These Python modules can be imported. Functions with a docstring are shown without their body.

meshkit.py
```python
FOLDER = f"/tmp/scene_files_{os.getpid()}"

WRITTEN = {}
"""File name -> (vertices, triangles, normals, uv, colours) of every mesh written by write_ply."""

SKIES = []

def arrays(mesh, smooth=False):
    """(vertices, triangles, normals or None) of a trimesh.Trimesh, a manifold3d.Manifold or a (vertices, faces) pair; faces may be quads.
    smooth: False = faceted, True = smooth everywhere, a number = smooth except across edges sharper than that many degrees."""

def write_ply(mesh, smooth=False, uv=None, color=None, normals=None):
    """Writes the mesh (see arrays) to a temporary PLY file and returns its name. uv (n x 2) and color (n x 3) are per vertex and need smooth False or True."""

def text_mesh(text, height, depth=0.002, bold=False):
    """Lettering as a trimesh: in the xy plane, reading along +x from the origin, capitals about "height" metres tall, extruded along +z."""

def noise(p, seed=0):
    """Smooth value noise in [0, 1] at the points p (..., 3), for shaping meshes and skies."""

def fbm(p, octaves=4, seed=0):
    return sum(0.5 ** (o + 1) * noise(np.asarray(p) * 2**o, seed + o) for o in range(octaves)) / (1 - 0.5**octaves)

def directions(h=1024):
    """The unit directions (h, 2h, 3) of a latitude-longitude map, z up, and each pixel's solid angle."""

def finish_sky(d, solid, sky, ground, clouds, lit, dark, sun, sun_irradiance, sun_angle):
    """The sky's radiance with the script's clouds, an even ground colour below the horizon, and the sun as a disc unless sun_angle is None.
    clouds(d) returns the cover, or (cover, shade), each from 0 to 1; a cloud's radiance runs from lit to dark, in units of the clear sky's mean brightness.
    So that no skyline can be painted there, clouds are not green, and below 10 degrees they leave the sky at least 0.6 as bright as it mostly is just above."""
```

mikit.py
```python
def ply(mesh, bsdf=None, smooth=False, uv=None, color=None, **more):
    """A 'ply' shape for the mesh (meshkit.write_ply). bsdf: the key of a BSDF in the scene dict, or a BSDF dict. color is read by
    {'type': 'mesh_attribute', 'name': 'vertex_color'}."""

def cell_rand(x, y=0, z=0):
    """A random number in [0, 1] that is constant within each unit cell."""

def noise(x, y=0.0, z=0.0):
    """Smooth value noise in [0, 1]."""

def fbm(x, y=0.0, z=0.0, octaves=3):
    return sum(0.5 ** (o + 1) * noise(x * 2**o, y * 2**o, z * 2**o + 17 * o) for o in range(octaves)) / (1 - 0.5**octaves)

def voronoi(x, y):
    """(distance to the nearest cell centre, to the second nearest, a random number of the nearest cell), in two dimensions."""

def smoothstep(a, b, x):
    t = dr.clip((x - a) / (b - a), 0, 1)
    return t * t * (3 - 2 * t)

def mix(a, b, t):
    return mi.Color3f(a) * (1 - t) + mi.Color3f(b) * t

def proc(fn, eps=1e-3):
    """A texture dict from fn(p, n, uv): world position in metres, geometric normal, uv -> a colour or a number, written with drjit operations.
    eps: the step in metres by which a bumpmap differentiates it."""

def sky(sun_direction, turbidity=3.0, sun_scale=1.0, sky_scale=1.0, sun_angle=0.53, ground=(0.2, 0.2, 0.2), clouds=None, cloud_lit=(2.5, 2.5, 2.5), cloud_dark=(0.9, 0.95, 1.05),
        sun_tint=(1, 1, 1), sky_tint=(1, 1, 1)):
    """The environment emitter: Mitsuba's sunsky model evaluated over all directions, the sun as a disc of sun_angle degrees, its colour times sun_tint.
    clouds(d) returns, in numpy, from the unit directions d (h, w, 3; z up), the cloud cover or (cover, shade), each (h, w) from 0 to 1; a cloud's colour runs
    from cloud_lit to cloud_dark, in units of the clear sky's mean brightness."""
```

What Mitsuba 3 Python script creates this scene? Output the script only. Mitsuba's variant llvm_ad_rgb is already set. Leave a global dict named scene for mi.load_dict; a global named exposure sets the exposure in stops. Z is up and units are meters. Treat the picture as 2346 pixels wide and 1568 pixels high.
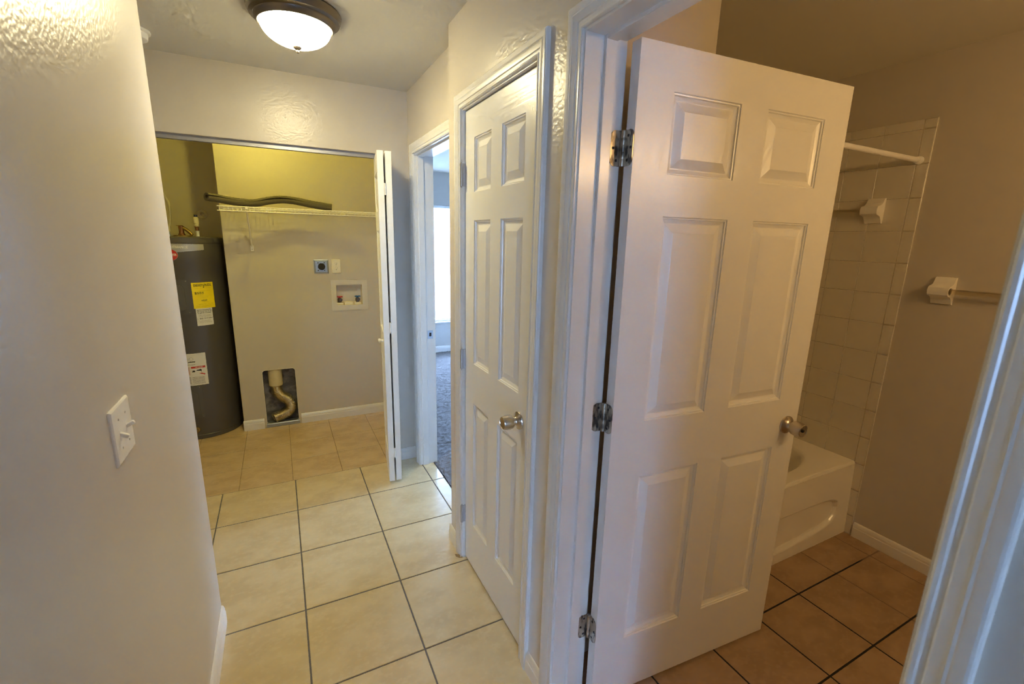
import math, random
import numpy as np, trimesh, drjit as dr, mitsuba as mi, mikit, meshkit
from shapely.geometry import Polygon, box as sbox
from mikit import proc, fbm, noise, smoothstep, mix
T = mi.ScalarTransform4f
rng = random.Random(7)
scene, labels = {}, {}

# ------------------------------------------------------------------ camera
CAM = np.array([-0.7015, -1.2448, 1.55]); YAW, PITCH, ROLL, FPX = -0.4742, -0.2231, 0.0238, 1039.07
fwd = np.array([math.sin(-YAW) * math.cos(PITCH), math.cos(YAW) * math.cos(PITCH), math.sin(PITCH)])
rgt = np.cross(fwd, [0, 0, 1]); rgt /= np.linalg.norm(rgt); upv = np.cross(rgt, fwd)
upr = -math.sin(ROLL) * rgt + math.cos(ROLL) * upv
scene['camera'] = {'type': 'thinlens', 'fov': math.degrees(2 * math.atan(1173 / FPX)), 'fov_axis': 'x', 'aperture_radius': 0.0016, 'focus_distance': 2.3,
                   'near_clip': 0.02, 'far_clip': 100.0, 'to_world': T().look_at(origin=CAM.tolist(), target=(CAM + fwd).tolist(), up=upr.tolist())}
# ------------------------------------------------------------------ light
exposure = 1.7
LAMP = (20.4, 17.4, 10.0)              # hall ceiling lamp bowl
LAMP_SPOT = 5.5                      # the bowl is this much brighter right under the bulbs
LAUNDRY = (156.0, 136.0, 28.0)        # bare bulb in the laundry closet
VANITY = (5.4, 3.4, 1.4)              # globes over the bathroom mirror
scene['sky'] = mikit.sky((0.2, -0.5, 0.85), turbidity=3.0, sun_scale=0.0, sky_scale=1.0, ground=(0.35, 0.36, 0.36), sky_tint=(0.88, 1.15, 1.7),
                         clouds=lambda d: (0.75 + 0 * d[..., 0], 0.0 + 0 * d[..., 0]), cloud_lit=(0.92, 1.42, 2.4), cloud_dark=(1, 1, 1))
SKY_SCALE = 45.0
scene['sky']['scale'] = SKY_SCALE

# ------------------------------------------------------------------ helpers
def numbered(key):
    if key not in scene and key not in labels and not any(k.startswith(key + '__') for k in scene): return key
    n = 1
    while True:
        k = f'{key}_{n:03d}'
        if k not in scene and k not in labels and not any(q.startswith(k + '__') for q in scene): return k
        n += 1
def tag(key, label=None, cat=None, group=None, kind=None):
    d = {}
    if label: d['label'] = label
    if cat: d['category'] = cat
    if group: d['group'] = group
    if kind: d['kind'] = kind
    if d: labels[key] = d
    return key
def put(name, mesh, mat, smooth=False, parent=None, label=None, cat=None, group=None, kind=None, **more):
    key = numbered((parent + '__' if parent else '') + name)
    scene[key] = mikit.ply(mesh, mat, smooth=smooth, **more)
    tag(key, label, cat, group, kind)
    return key
def thing(name, label, cat, group=None, kind=None):
    key = numbered(name); tag(key, label, cat, group, kind); return key
def cat_(*m): return trimesh.util.concatenate([x for x in m])
def box(x0, x1, y0, y1, z0, z1):
    m = trimesh.creation.box(extents=(x1 - x0, y1 - y0, z1 - z0)); m.apply_translation(((x0 + x1) / 2, (y0 + y1) / 2, (z0 + z1) / 2)); return m
def rbox(x0, x1, y0, y1, z0, z1, r=0.002, n=3):
    """box with rounded edges: hull of corner spheres"""
    s = trimesh.creation.icosphere(subdivisions=1, radius=r); P = []
    for x in (x0 + r, x1 - r):
        for y in (y0 + r, y1 - r):
            for z in (z0 + r, z1 - r): P.append(s.vertices + [x, y, z])
    return trimesh.Trimesh(np.vstack(P), process=False).convex_hull
AX = {'x': lambda u, v, w: np.stack([w, u, v], -1), 'y': lambda u, v, w: np.stack([u, w, v], -1), 'z': lambda u, v, w: np.stack([u, v, w], -1)}
def slab(axis, poly, w0, w1):
    """polygon in the two other axes (in x, y, z order), extruded along axis from w0 to w1"""
    m = trimesh.creation.extrude_polygon(poly, abs(w1 - w0), engine='earcut'); v = m.vertices
    m2 = trimesh.Trimesh(AX[axis](v[:, 0], v[:, 1], v[:, 2] + min(w0, w1)), m.faces, process=False); m2.fix_normals(); return m2
def grid_mesh(P):
    """P (n, m, 3) -> quads"""
    n, m = P.shape[:2]; i = np.arange(n * m).reshape(n, m)
    q = np.stack([i[:-1, :-1], i[1:, :-1], i[1:, 1:], i[:-1, 1:]], -1).reshape(-1, 4)
    return trimesh.Trimesh(P.reshape(-1, 3), np.vstack([q[:, [0, 1, 2]], q[:, [0, 2, 3]]]), process=False)
def lathe(prof, n=40, center=(0, 0, 0), axis=(0, 0, 1)):
    prof = np.asarray(prof, float); a = np.linspace(0, 2 * np.pi, n + 1)
    P = np.stack([prof[:, None, 0] * np.cos(a), prof[:, None, 0] * np.sin(a), prof[:, None, 1] + 0 * a], -1)
    m = grid_mesh(P); m.merge_vertices(); m.update_faces(m.nondegenerate_faces()); m.fix_normals()
    z = np.asarray(axis, float) / np.linalg.norm(axis); x = np.cross(z, [0, 0, 1] if abs(z[2]) < .9 else [1, 0, 0]); x /= np.linalg.norm(x)
    M = np.eye(4); M[:3, 0], M[:3, 1], M[:3, 2], M[:3, 3] = x, np.cross(z, x), z, center
    m.apply_transform(M); return m
def catmull(P, n=12):
    P = np.asarray(P, float); Q = np.vstack([2 * P[0] - P[1], P, 2 * P[-1] - P[-2]]); out = []
    for i in range(1, len(Q) - 2):
        t = np.linspace(0, 1, n, endpoint=False)[:, None]
        out.append(.5 * (2 * Q[i] + (Q[i + 1] - Q[i - 1]) * t + (2 * Q[i - 1] - 5 * Q[i] + 4 * Q[i + 1] - Q[i + 2]) * t**2 + (-Q[i - 1] + 3 * Q[i] - 3 * Q[i + 1] + Q[i + 2]) * t**3))
    return np.vstack(out + [P[-1:]])
def resample(P, step):
    d = np.r_[0, np.cumsum(np.linalg.norm(np.diff(P, axis=0), axis=1))]; s = np.linspace(0, d[-1], max(2, int(d[-1] / step) + 1))
    return np.stack([np.interp(s, d, P[:, k]) for k in range(3)], 1), s
def frames(P, ref=(0, 0, 1)):
    t = np.gradient(P, axis=0); t /= np.linalg.norm(t, axis=1, keepdims=True)
    a = np.cross(t, ref); a /= np.linalg.norm(a, axis=1, keepdims=True); return t, a, np.cross(a, t)
def tube(P, r, n=10, ref=(0, 0, 1), caps=True):
    P = np.asarray(P, float); r = np.broadcast_to(r, len(P)); t, a, b = frames(P, ref); th = np.linspace(0, 2 * np.pi, n, endpoint=False)
    V = P[:, None] + r[:, None, None] * (np.cos(th)[None, :, None] * a[:, None] + np.sin(th)[None, :, None] * b[:, None])
    m = grid_mesh(np.concatenate([V, V[:, :1]], 1)); m.merge_vertices()
    if caps:
        ex = []
        for k, s in ((0, 1), (-1, -1)):
            vv = np.vstack([V[k], P[k]]); i = np.arange(n); f = np.stack([i, (i + 1) % n, i * 0 + n], 1); ex.append(trimesh.Trimesh(vv, f, process=False))
        m = cat_(m, *ex)
    m.fix_normals(); return m
def rod(p0, p1, r, n=8):
    p0, p1 = np.asarray(p0, float), np.asarray(p1, float); d = p1 - p0
    return tube([p0, p1], r, n, ref=(0, 0, 1) if abs(d[2]) < .9 * np.linalg.norm(d) else (0, 1, 0))
def rrect(u0, u1, v0, v1, r, n=6): return sbox(u0 + r, v0 + r, u1 - r, v1 - r).buffer(r, quad_segs=n)
def chamfer_tile(poly, z0, z1, c=0.0015):
    """polygon raised from z0 to z1 with a chamfered top edge"""
    inn = poly.buffer(-c, join_style=2)
    if inn.is_empty or inn.geom_type != 'Polygon' or len(inn.exterior.coords) != len(poly.exterior.coords):
        return trimesh.creation.extrude_polygon(poly, z1 - z0, engine='earcut').apply_translation((0, 0, z0))
    from shapely.geometry.polygon import orient
    a = np.array(orient(poly).exterior.coords)[:-1]; b = np.array(orient(inn).exterior.coords)[:-1]; n = len(a)
    k = np.argmin(np.linalg.norm(b - a[0], axis=1)); b = np.roll(b, -k, axis=0)
    V = np.vstack([np.c_[a, np.full(n, z0)], np.c_[a, np.full(n, z1 - c)], np.c_[b, np.full(n, z1)]]); i = np.arange(n); j = (i + 1) % n; F = []
    for q in (0, n): F += [np.stack([i + q, j + q, j + q + n], 1), np.stack([i + q, j + q + n, i + q + n], 1)]
    tv, tf = trimesh.creation.triangulate_polygon(Polygon(b), engine='earcut')
    idx = np.array([np.argmin(np.linalg.norm(b - p, axis=1)) for p in tv]) + 2 * n; tf = idx[tf]
    nrm = np.cross(V[tf[:, 1]] - V[tf[:, 0]], V[tf[:, 2]] - V[tf[:, 0]])[:, 2]; tf[nrm < 0] = tf[nrm < 0][:, ::-1]; F.append(tf)
    return trimesh.Trimesh(V, np.vstack(F), process=False)

# ------------------------------------------------------------------ materials
def rgb(*c): return {'type': 'rgb', 'value': list(c)}
def pri(color, rough=0.5, spec=0.5, metallic=0.0, bump=None, h=1.0, **kw):
    d = {'type': 'principled', 'base_color': color if isinstance(color, dict) else rgb(*color), 'roughness': rough if isinstance(rough, dict) else float(rough), 'specular': spec, 'metallic': metallic, **kw}
    if bump is not None: d = {'type': 'bumpmap', 'arbitrary': bump, 'scale': h, 'bsdf': d}
    return {'type': 'twosided', 'bsdf': d}
def M(name, d): scene['mat_' + name] = d; return 'mat_' + name
def wall_bump(p, n, uv): return fbm(p.x * 125, p.y * 125, p.z * 125, 2)
WALL = (0.50, 0.455, 0.385)
m_wall = M('wall', pri(WALL, 0.32, 0.5, bump=proc(wall_bump, eps=1.2e-3), h=0.0009))
m_wall2 = M('wall_laundry', pri((0.52, 0.455, 0.32), 0.45, 0.4, bump=proc(wall_bump, eps=1.5e-3), h=0.0007))
def ceil_bump(p, n, uv):
    return smoothstep(0.30, 0.70, fbm(p.x * 100, p.y * 100, 0, 2))
m_wall3 = M('wall_bedroom', pri((0.40, 0.38, 0.34), 0.4, 0.4))
m_ceil = M('ceiling', pri((0.56, 0.535, 0.465), 0.7, 0.25, bump=proc(ceil_bump, eps=1.5e-3), h=0.0020))
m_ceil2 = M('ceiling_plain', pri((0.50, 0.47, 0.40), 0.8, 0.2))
m_trim = M('trim', pri((0.66, 0.65, 0.61), 0.24, 0.5))
def base_bump(p, n, uv): return noise((p.x + p.y) * 9, p.z * 420)
m_base = M('baseboard', pri((0.72, 0.70, 0.65), 0.3, 0.5, bump=proc(base_bump, eps=5e-4), h=0.0005))
def door_bump(p, n, uv):
    h, z = p.x + p.y, p.z
    rail = ((z > 1.945) | ((z > 1.632) & (z < 1.715)) | ((z > 0.853) & (z < 1.005)) | (z < 0.222))
    w = 0.35 * noise(h * 3, z * 3)
    g1 = noise(h * 230 + w * 60, z * 9); g2 = noise(h * 9, z * 230 + w * 60)
    return dr.select(rail, g2, g1) + 0.35 * noise(h * 300, z * 300)
m_door = M('door', pri((0.685, 0.675, 0.635), 0.30, 0.5, bump=proc(door_bump, eps=8e-4), h=0.00035))
m_bifold = M('bifold', pri((0.74, 0.725, 0.67), 0.4, 0.4))
def tile_col(a, b, c, s=1.0):
    def f(p, n, uv):
        t = fbm(p.x * 9 * s, p.y * 14 * s, 0, 4); u = fbm(p.x * 55 * s + 9, p.y * 75 * s, 0, 3)
        q = mix(a, b, smoothstep(0.25, 0.75, t)); return mix(q, c, 0.35 * smoothstep(0.45, 0.8, u))
    return proc(f)
def floor_rough(p, n, uv): return 0.17 + 0.10 * fbm(p.x * 20, p.y * 20, 0, 3)
m_tile = M('hall_tile', pri(tile_col((0.55, 0.435, 0.235), (0.495, 0.38, 0.195), (0.585, 0.475, 0.28)), proc(floor_rough), 0.5))
m_ltile = M('laundry_tile', pri(tile_col((0.50, 0.36, 0.185), (0.43, 0.295, 0.14), (0.54, 0.40, 0.22)), 0.34, 0.4))
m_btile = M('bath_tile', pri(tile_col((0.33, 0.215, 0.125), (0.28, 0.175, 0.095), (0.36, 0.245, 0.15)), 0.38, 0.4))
m_grout = M('grout', pri((0.13, 0.115, 0.095), 0.9, 0.2))
m_lgrout = M('laundry_grout', pri((0.26, 0.175, 0.085), 0.9, 0.2))
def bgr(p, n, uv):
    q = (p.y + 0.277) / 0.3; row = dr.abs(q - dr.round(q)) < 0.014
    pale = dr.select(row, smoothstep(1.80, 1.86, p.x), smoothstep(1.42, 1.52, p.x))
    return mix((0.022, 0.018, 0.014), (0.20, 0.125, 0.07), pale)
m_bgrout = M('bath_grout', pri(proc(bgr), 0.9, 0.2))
m_wtile = M('wall_tile', pri((0.62, 0.58, 0.49), 0.24, 0.5))
m_wgrout = M('wall_grout', pri((0.40, 0.35, 0.27), 0.8, 0.2))
m_tub = M('tub', pri((0.74, 0.72, 0.66), 0.15, 0.5))
m_ceramic = M('ceramic', pri((0.80, 0.78, 0.72), 0.1, 0.5))
m_nickel = M('nickel', pri((0.50, 0.44, 0.36), 0.24, 0.5, metallic=1.0))
def hinge_col(p, n, uv): return mix((0.44, 0.37, 0.28), (0.10, 0.085, 0.07), smoothstep(0.45, 0.72, fbm(p.x * 90 + p.y * 90, p.z * 45, 0, 3)))
m_hinge = M('hinge', pri(proc(hinge_col), 0.32, 0.5, metallic=0.9))
m_hinge2 = M('hinge_grey', pri((0.36, 0.35, 0.34), 0.38, metallic=0.8))
m_bronze = M('bronze', pri((0.155, 0.128, 0.10), 0.33, 0.5, metallic=0.9))
m_dark = M('dark', pri((0.015, 0.013, 0.012), 0.7, 0.3))
m_white = M('white_plastic', pri((0.78, 0.77, 0.74), 0.3, 0.5))
m_ivory = M('ivory', pri((0.72, 0.65, 0.47), 0.4, 0.4))
m_ivory2 = M('ivory_box', pri((0.60, 0.54, 0.40), 0.45, 0.4))
m_wire = M('wire', pri((0.80, 0.76, 0.62), 0.35, 0.5))
def foam_col(p, n, uv): return mix((0.070, 0.058, 0.036), (0.112, 0.094, 0.060), noise(p.x * 500, p.y * 500, p.z * 500))
m_foam = M('foam', pri(proc(foam_col), 0.9, 0.2))
def heat_col(p, n, uv): return mix((0.082, 0.073, 0.060), (0.098, 0.087, 0.072), noise(p.x * 600, p.y * 600, p.z * 600))
m_heater = M('heater', pri(proc(heat_col), 0.34, 0.5, metallic=0.25))
m_panel = M('heater_panel', pri((0.092, 0.086, 0.078), 0.26, 0.5))
m_badge = M('badge_plate', pri((0.42, 0.41, 0.39), 0.3, 0.5, metallic=0.5))
m_red = M('red', pri((0.45, 0.03, 0.025), 0.4)); m_blue = M('blue', pri((0.02, 0.10, 0.28), 0.4)); m_navy = M('navy', pri((0.01, 0.012, 0.06), 0.4))
m_yellow = M('yellow', pri((0.85, 0.66, 0.01), 0.5, 0.3)); m_paper = M('paper', pri((0.70, 0.68, 0.62), 0.6, 0.3)); m_ink = M('ink', pri((0.03, 0.028, 0.025), 0.7, 0.2)); m_greyink = M('grey_ink', pri((0.30, 0.28, 0.26), 0.7, 0.2)); m_pinkink = M('pink_ink', pri((0.50, 0.26, 0.22), 0.7, 0.2)); m_olive = M('olive_ink', pri((0.50, 0.38, 0.02), 0.7, 0.2))
m_copper = M('copper', pri((0.30, 0.15, 0.065), 0.38, metallic=0.9)); m_brass = M('brass', pri((0.34, 0.23, 0.07), 0.38, metallic=0.9))
m_galv = M('galvanised', pri((0.42, 0.47, 0.52), 0.32, metallic=0.85))
def foil_col(p, n, uv): return mix((0.84, 0.77, 0.58), (0.60, 0.53, 0.38), fbm(p.x * 120, p.y * 120, p.z * 120, 2))
m_foil = M('foil', pri(proc(foil_col), 0.28, metallic=0.95))
def lint_col(p, n, uv): return mix((0.24, 0.215, 0.18), (0.10, 0.088, 0.075), smoothstep(0.3, 0.7, fbm(p.x * 25, p.y * 25, p.z * 25, 3)))
m_lint = M('vent_box', pri(proc(lint_col), 0.6, metallic=0.15))
m_ventpipe = M('vent_pipe', pri((0.58, 0.49, 0.27), 0.6, 0.3))
m_track = M('track', pri((0.36, 0.36, 0.38), 0.35, metallic=0.6))
def carpet_col(p, n, uv): return mix((0.085, 0.077, 0.070), (0.20, 0.182, 0.165), 0.6 * noise(p.x * 160, p.y * 160, p.z * 160) + 0.4 * fbm(p.x * 9, p.y * 9, 0, 2))
m_carpet = M('carpet', pri(proc(carpet_col), 0.95, 0.1))
m_sill = M('sill', pri((0.74, 0.74, 0.72), 0.3))
m_conduit = M('conduit', pri((0.52, 0.47, 0.33), 0.4, metallic=0.3))
scene['mat_pane'] = {'type': 'thindielectric', 'int_ior': 1.5}
scene['mat_acrylic'] = {'type': 'dielectric', 'int_ior': 1.49, 'specular_transmittance': rgb(0.86, 0.80, 0.68)}

# ------------------------------------------------------------------ room shell
CZ = 2.405
def wall(name, axis, poly, w0, w1, label, mat=None): return put(name, slab(axis, poly, w0, w1), mat or m_wall, kind='structure', label=label, cat='wall')
XL, XR, YH, XB = -1.017, 0.0, 1.7446, 0.073          # left wall, closet wall, laundry header, bedroom wall
wall('wall_left', 'x', sbox(-1.8, 0, 0.648, CZ), XL - 0.115, XL, 'beige hall wall on the left with the double light switch')
right = sbox(-2.4, 0, 0.764, CZ).difference(sbox(-0.019, -1, 0.619, 2.062)).difference(sbox(-1.065, -1, -0.211, 2.06))
wall('wall_right', 'x', right, XR, 0.123, 'beige hall wall with the closed closet door and the bathroom doorway')
bedw = sbox(0.764, 0, 4.8, CZ).difference(sbox(0.82, -1, 1.625, 2.06))
wall('wall_bedroom', 'x', bedw, XB, 0.19, 'beige recessed hall wall around the bedroom doorway')
hdr = sbox(-2.3, 0, XB, CZ).difference(sbox(-1.62, -1, -0.052, 2.037))
wall('wall_back', 'y', hdr, YH, YH + 0.115, 'beige wall over the laundry closet opening at the end of the hall')
wall('wall_far_left', 'x', sbox(0.5, 0, 3.5, CZ), -2.3, -2.2, 'wall closing the hall behind the left wall')
wall('wall_left_return', 'y', sbox(-2.3, 0, XL - 0.115, CZ), 0.5, 0.648, 'wall behind the left hall wall')
# laundry closet
VX0, VX1, VZ0, VZ1 = -0.888, -0.650, 0.030, 0.484
WB = (-0.296, -0.092, 0.983, 1.150)
lw = sbox(-1.047, 0, 0.10, CZ).difference(rrect(VX0, VX1, VZ0, VZ1, 0.022)).difference(sbox(WB[0] - .004, WB[2] - .004, WB[1] + .004, WB[3] + .004)).difference(sbox(VX0, -0.1, VX1, 0.05))
LY = 2.73
wall('wall_laundry', 'y', lw, LY, LY + 0.016, 'yellow lit laundry closet wall with the wire shelf', m_wall2)
wall('wall_alcove_side', 'x', sbox(LY, 0, 3.32, CZ), -1.047, -1.031, 'side wall of the water heater alcove', m_wall2)
wall('wall_alcove_back', 'y', sbox(-1.9, 0, 0.19, CZ), 3.32, 3.42, 'wall behind the water heater', m_wall2)
wall('wall_alcove_left', 'x', sbox(YH + .1, 0, 3.4, CZ), -1.9, -1.8, 'left wall of the laundry closet', m_wall2)
wall('wall_laundry_right', 'x', sbox(YH + 0.115, 0, LY, CZ), 0.045, 0.073, 'right wall of the laundry closet', m_wall2)
# bathroom
BX, BY0, BY1 = 2.0, -1.75, 0.66
wall('wall_closet_bath', 'y', sbox(0.123, 0, 0.587, CZ), -0.10, -0.015, 'bathroom wall behind the open door')
wall('wall_tub_left', 'x', sbox(-0.05, 0, BY1, CZ), 0.47, 0.587, 'end wall of the bathtub alcove')
wall('wall_bath_right', 'x', sbox(BY0 - .1, 0, BY1 + .1, CZ), BX, BX + 0.1, 'brown shaded bathroom wall with the towel bar post')
wall('wall_tub_back', 'y', sbox(0.47, 0, BX, CZ), BY1, BY1 + 0.1, 'long wall of the bathtub alcove')
wall('wall_bath_near', 'y', sbox(0.123, 0, BX, CZ), BY0 - 0.1, BY0, 'bathroom wall behind the camera side with the mirror light')
# bedroom
BFY = 4.62
bw = sbox(0.19, 0, 4.1, 2.36).difference(sbox(0.62, 0.425, 2.25, 1.955))
wall('wall_bedroom_far', 'y', bw, BFY, BFY + 0.16, 'blue grey bedroom wall around the bright window', m_wall3)
brw = sbox(0.66, 0, BFY, 2.36).difference(sbox(1.3, 0.5, 2.9, 2.0))
wall('wall_bedroom_right', 'x', brw, 4.0, 4.14, 'right wall of the bedroom', m_wall3)
wall('wall_bedroom_near', 'y', sbox(0.19, 0, 4.1, 2.36), 0.66, 0.78, 'near wall of the bedroom', m_wall3)
# living room behind the camera
lvw = sbox(-3.7, 0, 2.2, CZ).difference(sbox(-2.0, 0.05, -1.15, 2.1))
wall('wall_living_far', 'y', lvw, -4.4, -4.25, 'living room wall around the sliding glass door')
wall('wall_living_left', 'x', sbox(-4.3, 0, -1.7, CZ), -3.7, -3.6, 'left wall of the living room')
wall('wall_living_right', 'x', sbox(-4.3, 0, -2.3, CZ), 2.1, 2.2, 'right wall of the living room')
wall('wall_living_near', 'y', sbox(-3.7, 0, XL - .05, CZ), -1.8, -1.7, 'living room wall left of the hall')
wall('wall_living_near_right', 'y', sbox(0.1, 0, 2.2, CZ), -2.4, -2.3, 'living room wall right of the hall')
put('ceiling', cat_(box(-2.3, 0.19, -2.4, YH + .1, CZ, CZ + .1), box(-3.7, 2.2, -4.4, -2.4, CZ, CZ + .1), box(-3.7, -2.3, -2.4, -1.7, CZ, CZ + .1)), m_ceil, kind='structure', label='textured off-white hall ceiling with the round lamp', cat='ceiling')
put('ceiling_laundry', box(-1.9, 0.19, YH + .1, 3.42, CZ, CZ + .1), m_ceil2, kind='structure', label='ceiling of the laundry closet', cat='ceiling')
put('ceiling_bathroom', box(0.115, 2.1, -1.85, 0.76, CZ, CZ + .1), m_ceil2, kind='structure', label='brown shaded bathroom ceiling', cat='ceiling')
put('ceiling_bedroom', box(0.18, 4.14, 0.66, 4.78, 2.36, 2.46), m_ceil2, kind='structure', label='pale blue bedroom ceiling', cat='ceiling')

# ------------------------------------------------------------------ floors and tiles
def tiles(parent, region, x0, y0, s, gap, mat, ztop=0.0, vary=0.0006):
    minx, miny, maxx, maxy = region.bounds
    for i in range(math.floor((minx - x0) / s), math.ceil((maxx - x0) / s)):
        for j in range(math.floor((miny - y0) / s), math.ceil((maxy - y0) / s)):
            c = sbox(x0 + i * s + gap / 2, y0 + j * s + gap / 2, x0 + (i + 1) * s - gap / 2, y0 + (j + 1) * s - gap / 2).intersection(region)
            for g in getattr(c, 'geoms', [c]):
                if g.geom_type == 'Polygon' and g.area > 2e-4:
                    put('tile', chamfer_tile(g, ztop - 0.008, ztop - vary * rng.random(), 0.0012), mat, parent=parent)
fl = put('floor', box(-3.2, 0.163, -2.4, YH, -0.1, -0.0022), m_grout, kind='structure', label='hall floor of large glossy cream tiles with dark grout', cat='floor')
hall = sbox(XL + .002, -2.2, -0.002, 0.66).union(sbox(-1.6, 0.65, 0.163, YH - 0.002)).difference(sbox(0.0, -3, 1, 0.764)).union(sbox(-0.01, -0.02, 0.06, 0.62))
tiles(fl, hall, -0.7154, 1.377, 0.3994, 0.0062, m_tile)
put('mortar_patch', chamfer_tile(Polygon([(-.028, .640), (-.012, .632), (.004, .616), (.0, .600), (-.018, .604), (-.030, .622)]), -0.004, 0.0012, .0008), M('mortar', pri((0.22, 0.14, 0.05), 0.9)), parent=fl)
fll = put('floor_laundry', box(-1.9, 0.10, YH, 3.42, -0.1, -0.0015), m_lgrout, kind='structure', label='laundry closet floor of smaller tan tiles', cat='floor')
tiles(fll, sbox(-1.8, YH + 0.002, 0.045, LY + 0.0).union(sbox(-1.8, LY - .01, -1.05, 3.2)), -0.729, 2.045, 0.302, 0.0032, m_ltile)
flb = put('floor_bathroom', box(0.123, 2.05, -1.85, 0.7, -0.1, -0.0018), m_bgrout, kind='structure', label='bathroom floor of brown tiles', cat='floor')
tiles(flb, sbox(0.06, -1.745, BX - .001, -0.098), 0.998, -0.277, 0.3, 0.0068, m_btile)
put('floor_living', box(-3.7, 2.2, -4.4, -2.2, -0.1, 0.0), m_carpet, kind='structure', label='living room floor', cat='floor')
put('floor_bedroom', box(0.163, 4.14, 0.66, 4.78, -0.1, -0.012), m_carpet, kind='structure', label='bedroom subfloor under the carpet', cat='floor')
gx, gy = np.meshgrid(np.linspace(0.166, 2.2, 190), np.linspace(0.79, BFY - .002, 360), indexing='ij')
P3 = np.stack([gx, gy, 0 * gx], -1)
gz = 0.012 * (meshkit.noise(P3 * 75, 3) - .5) + 0.008 * (meshkit.noise(P3 * 160, 5) - .5) + 0.004 * (meshkit.fbm(P3 * 6, 2, 9) - .5) + 0.004
gz -= 0.012 * np.exp(-((gy - 1.86 - 0.03 * np.sin(gx * 9)) / 0.012) ** 2)
put('carpet', grid_mesh(np.stack([gx, gy, gz], -1)), m_carpet, smooth=True, kind='stuff', label='dark grey brown carpet pile in the bedroom beyond the doorway', cat='carpet')

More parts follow.
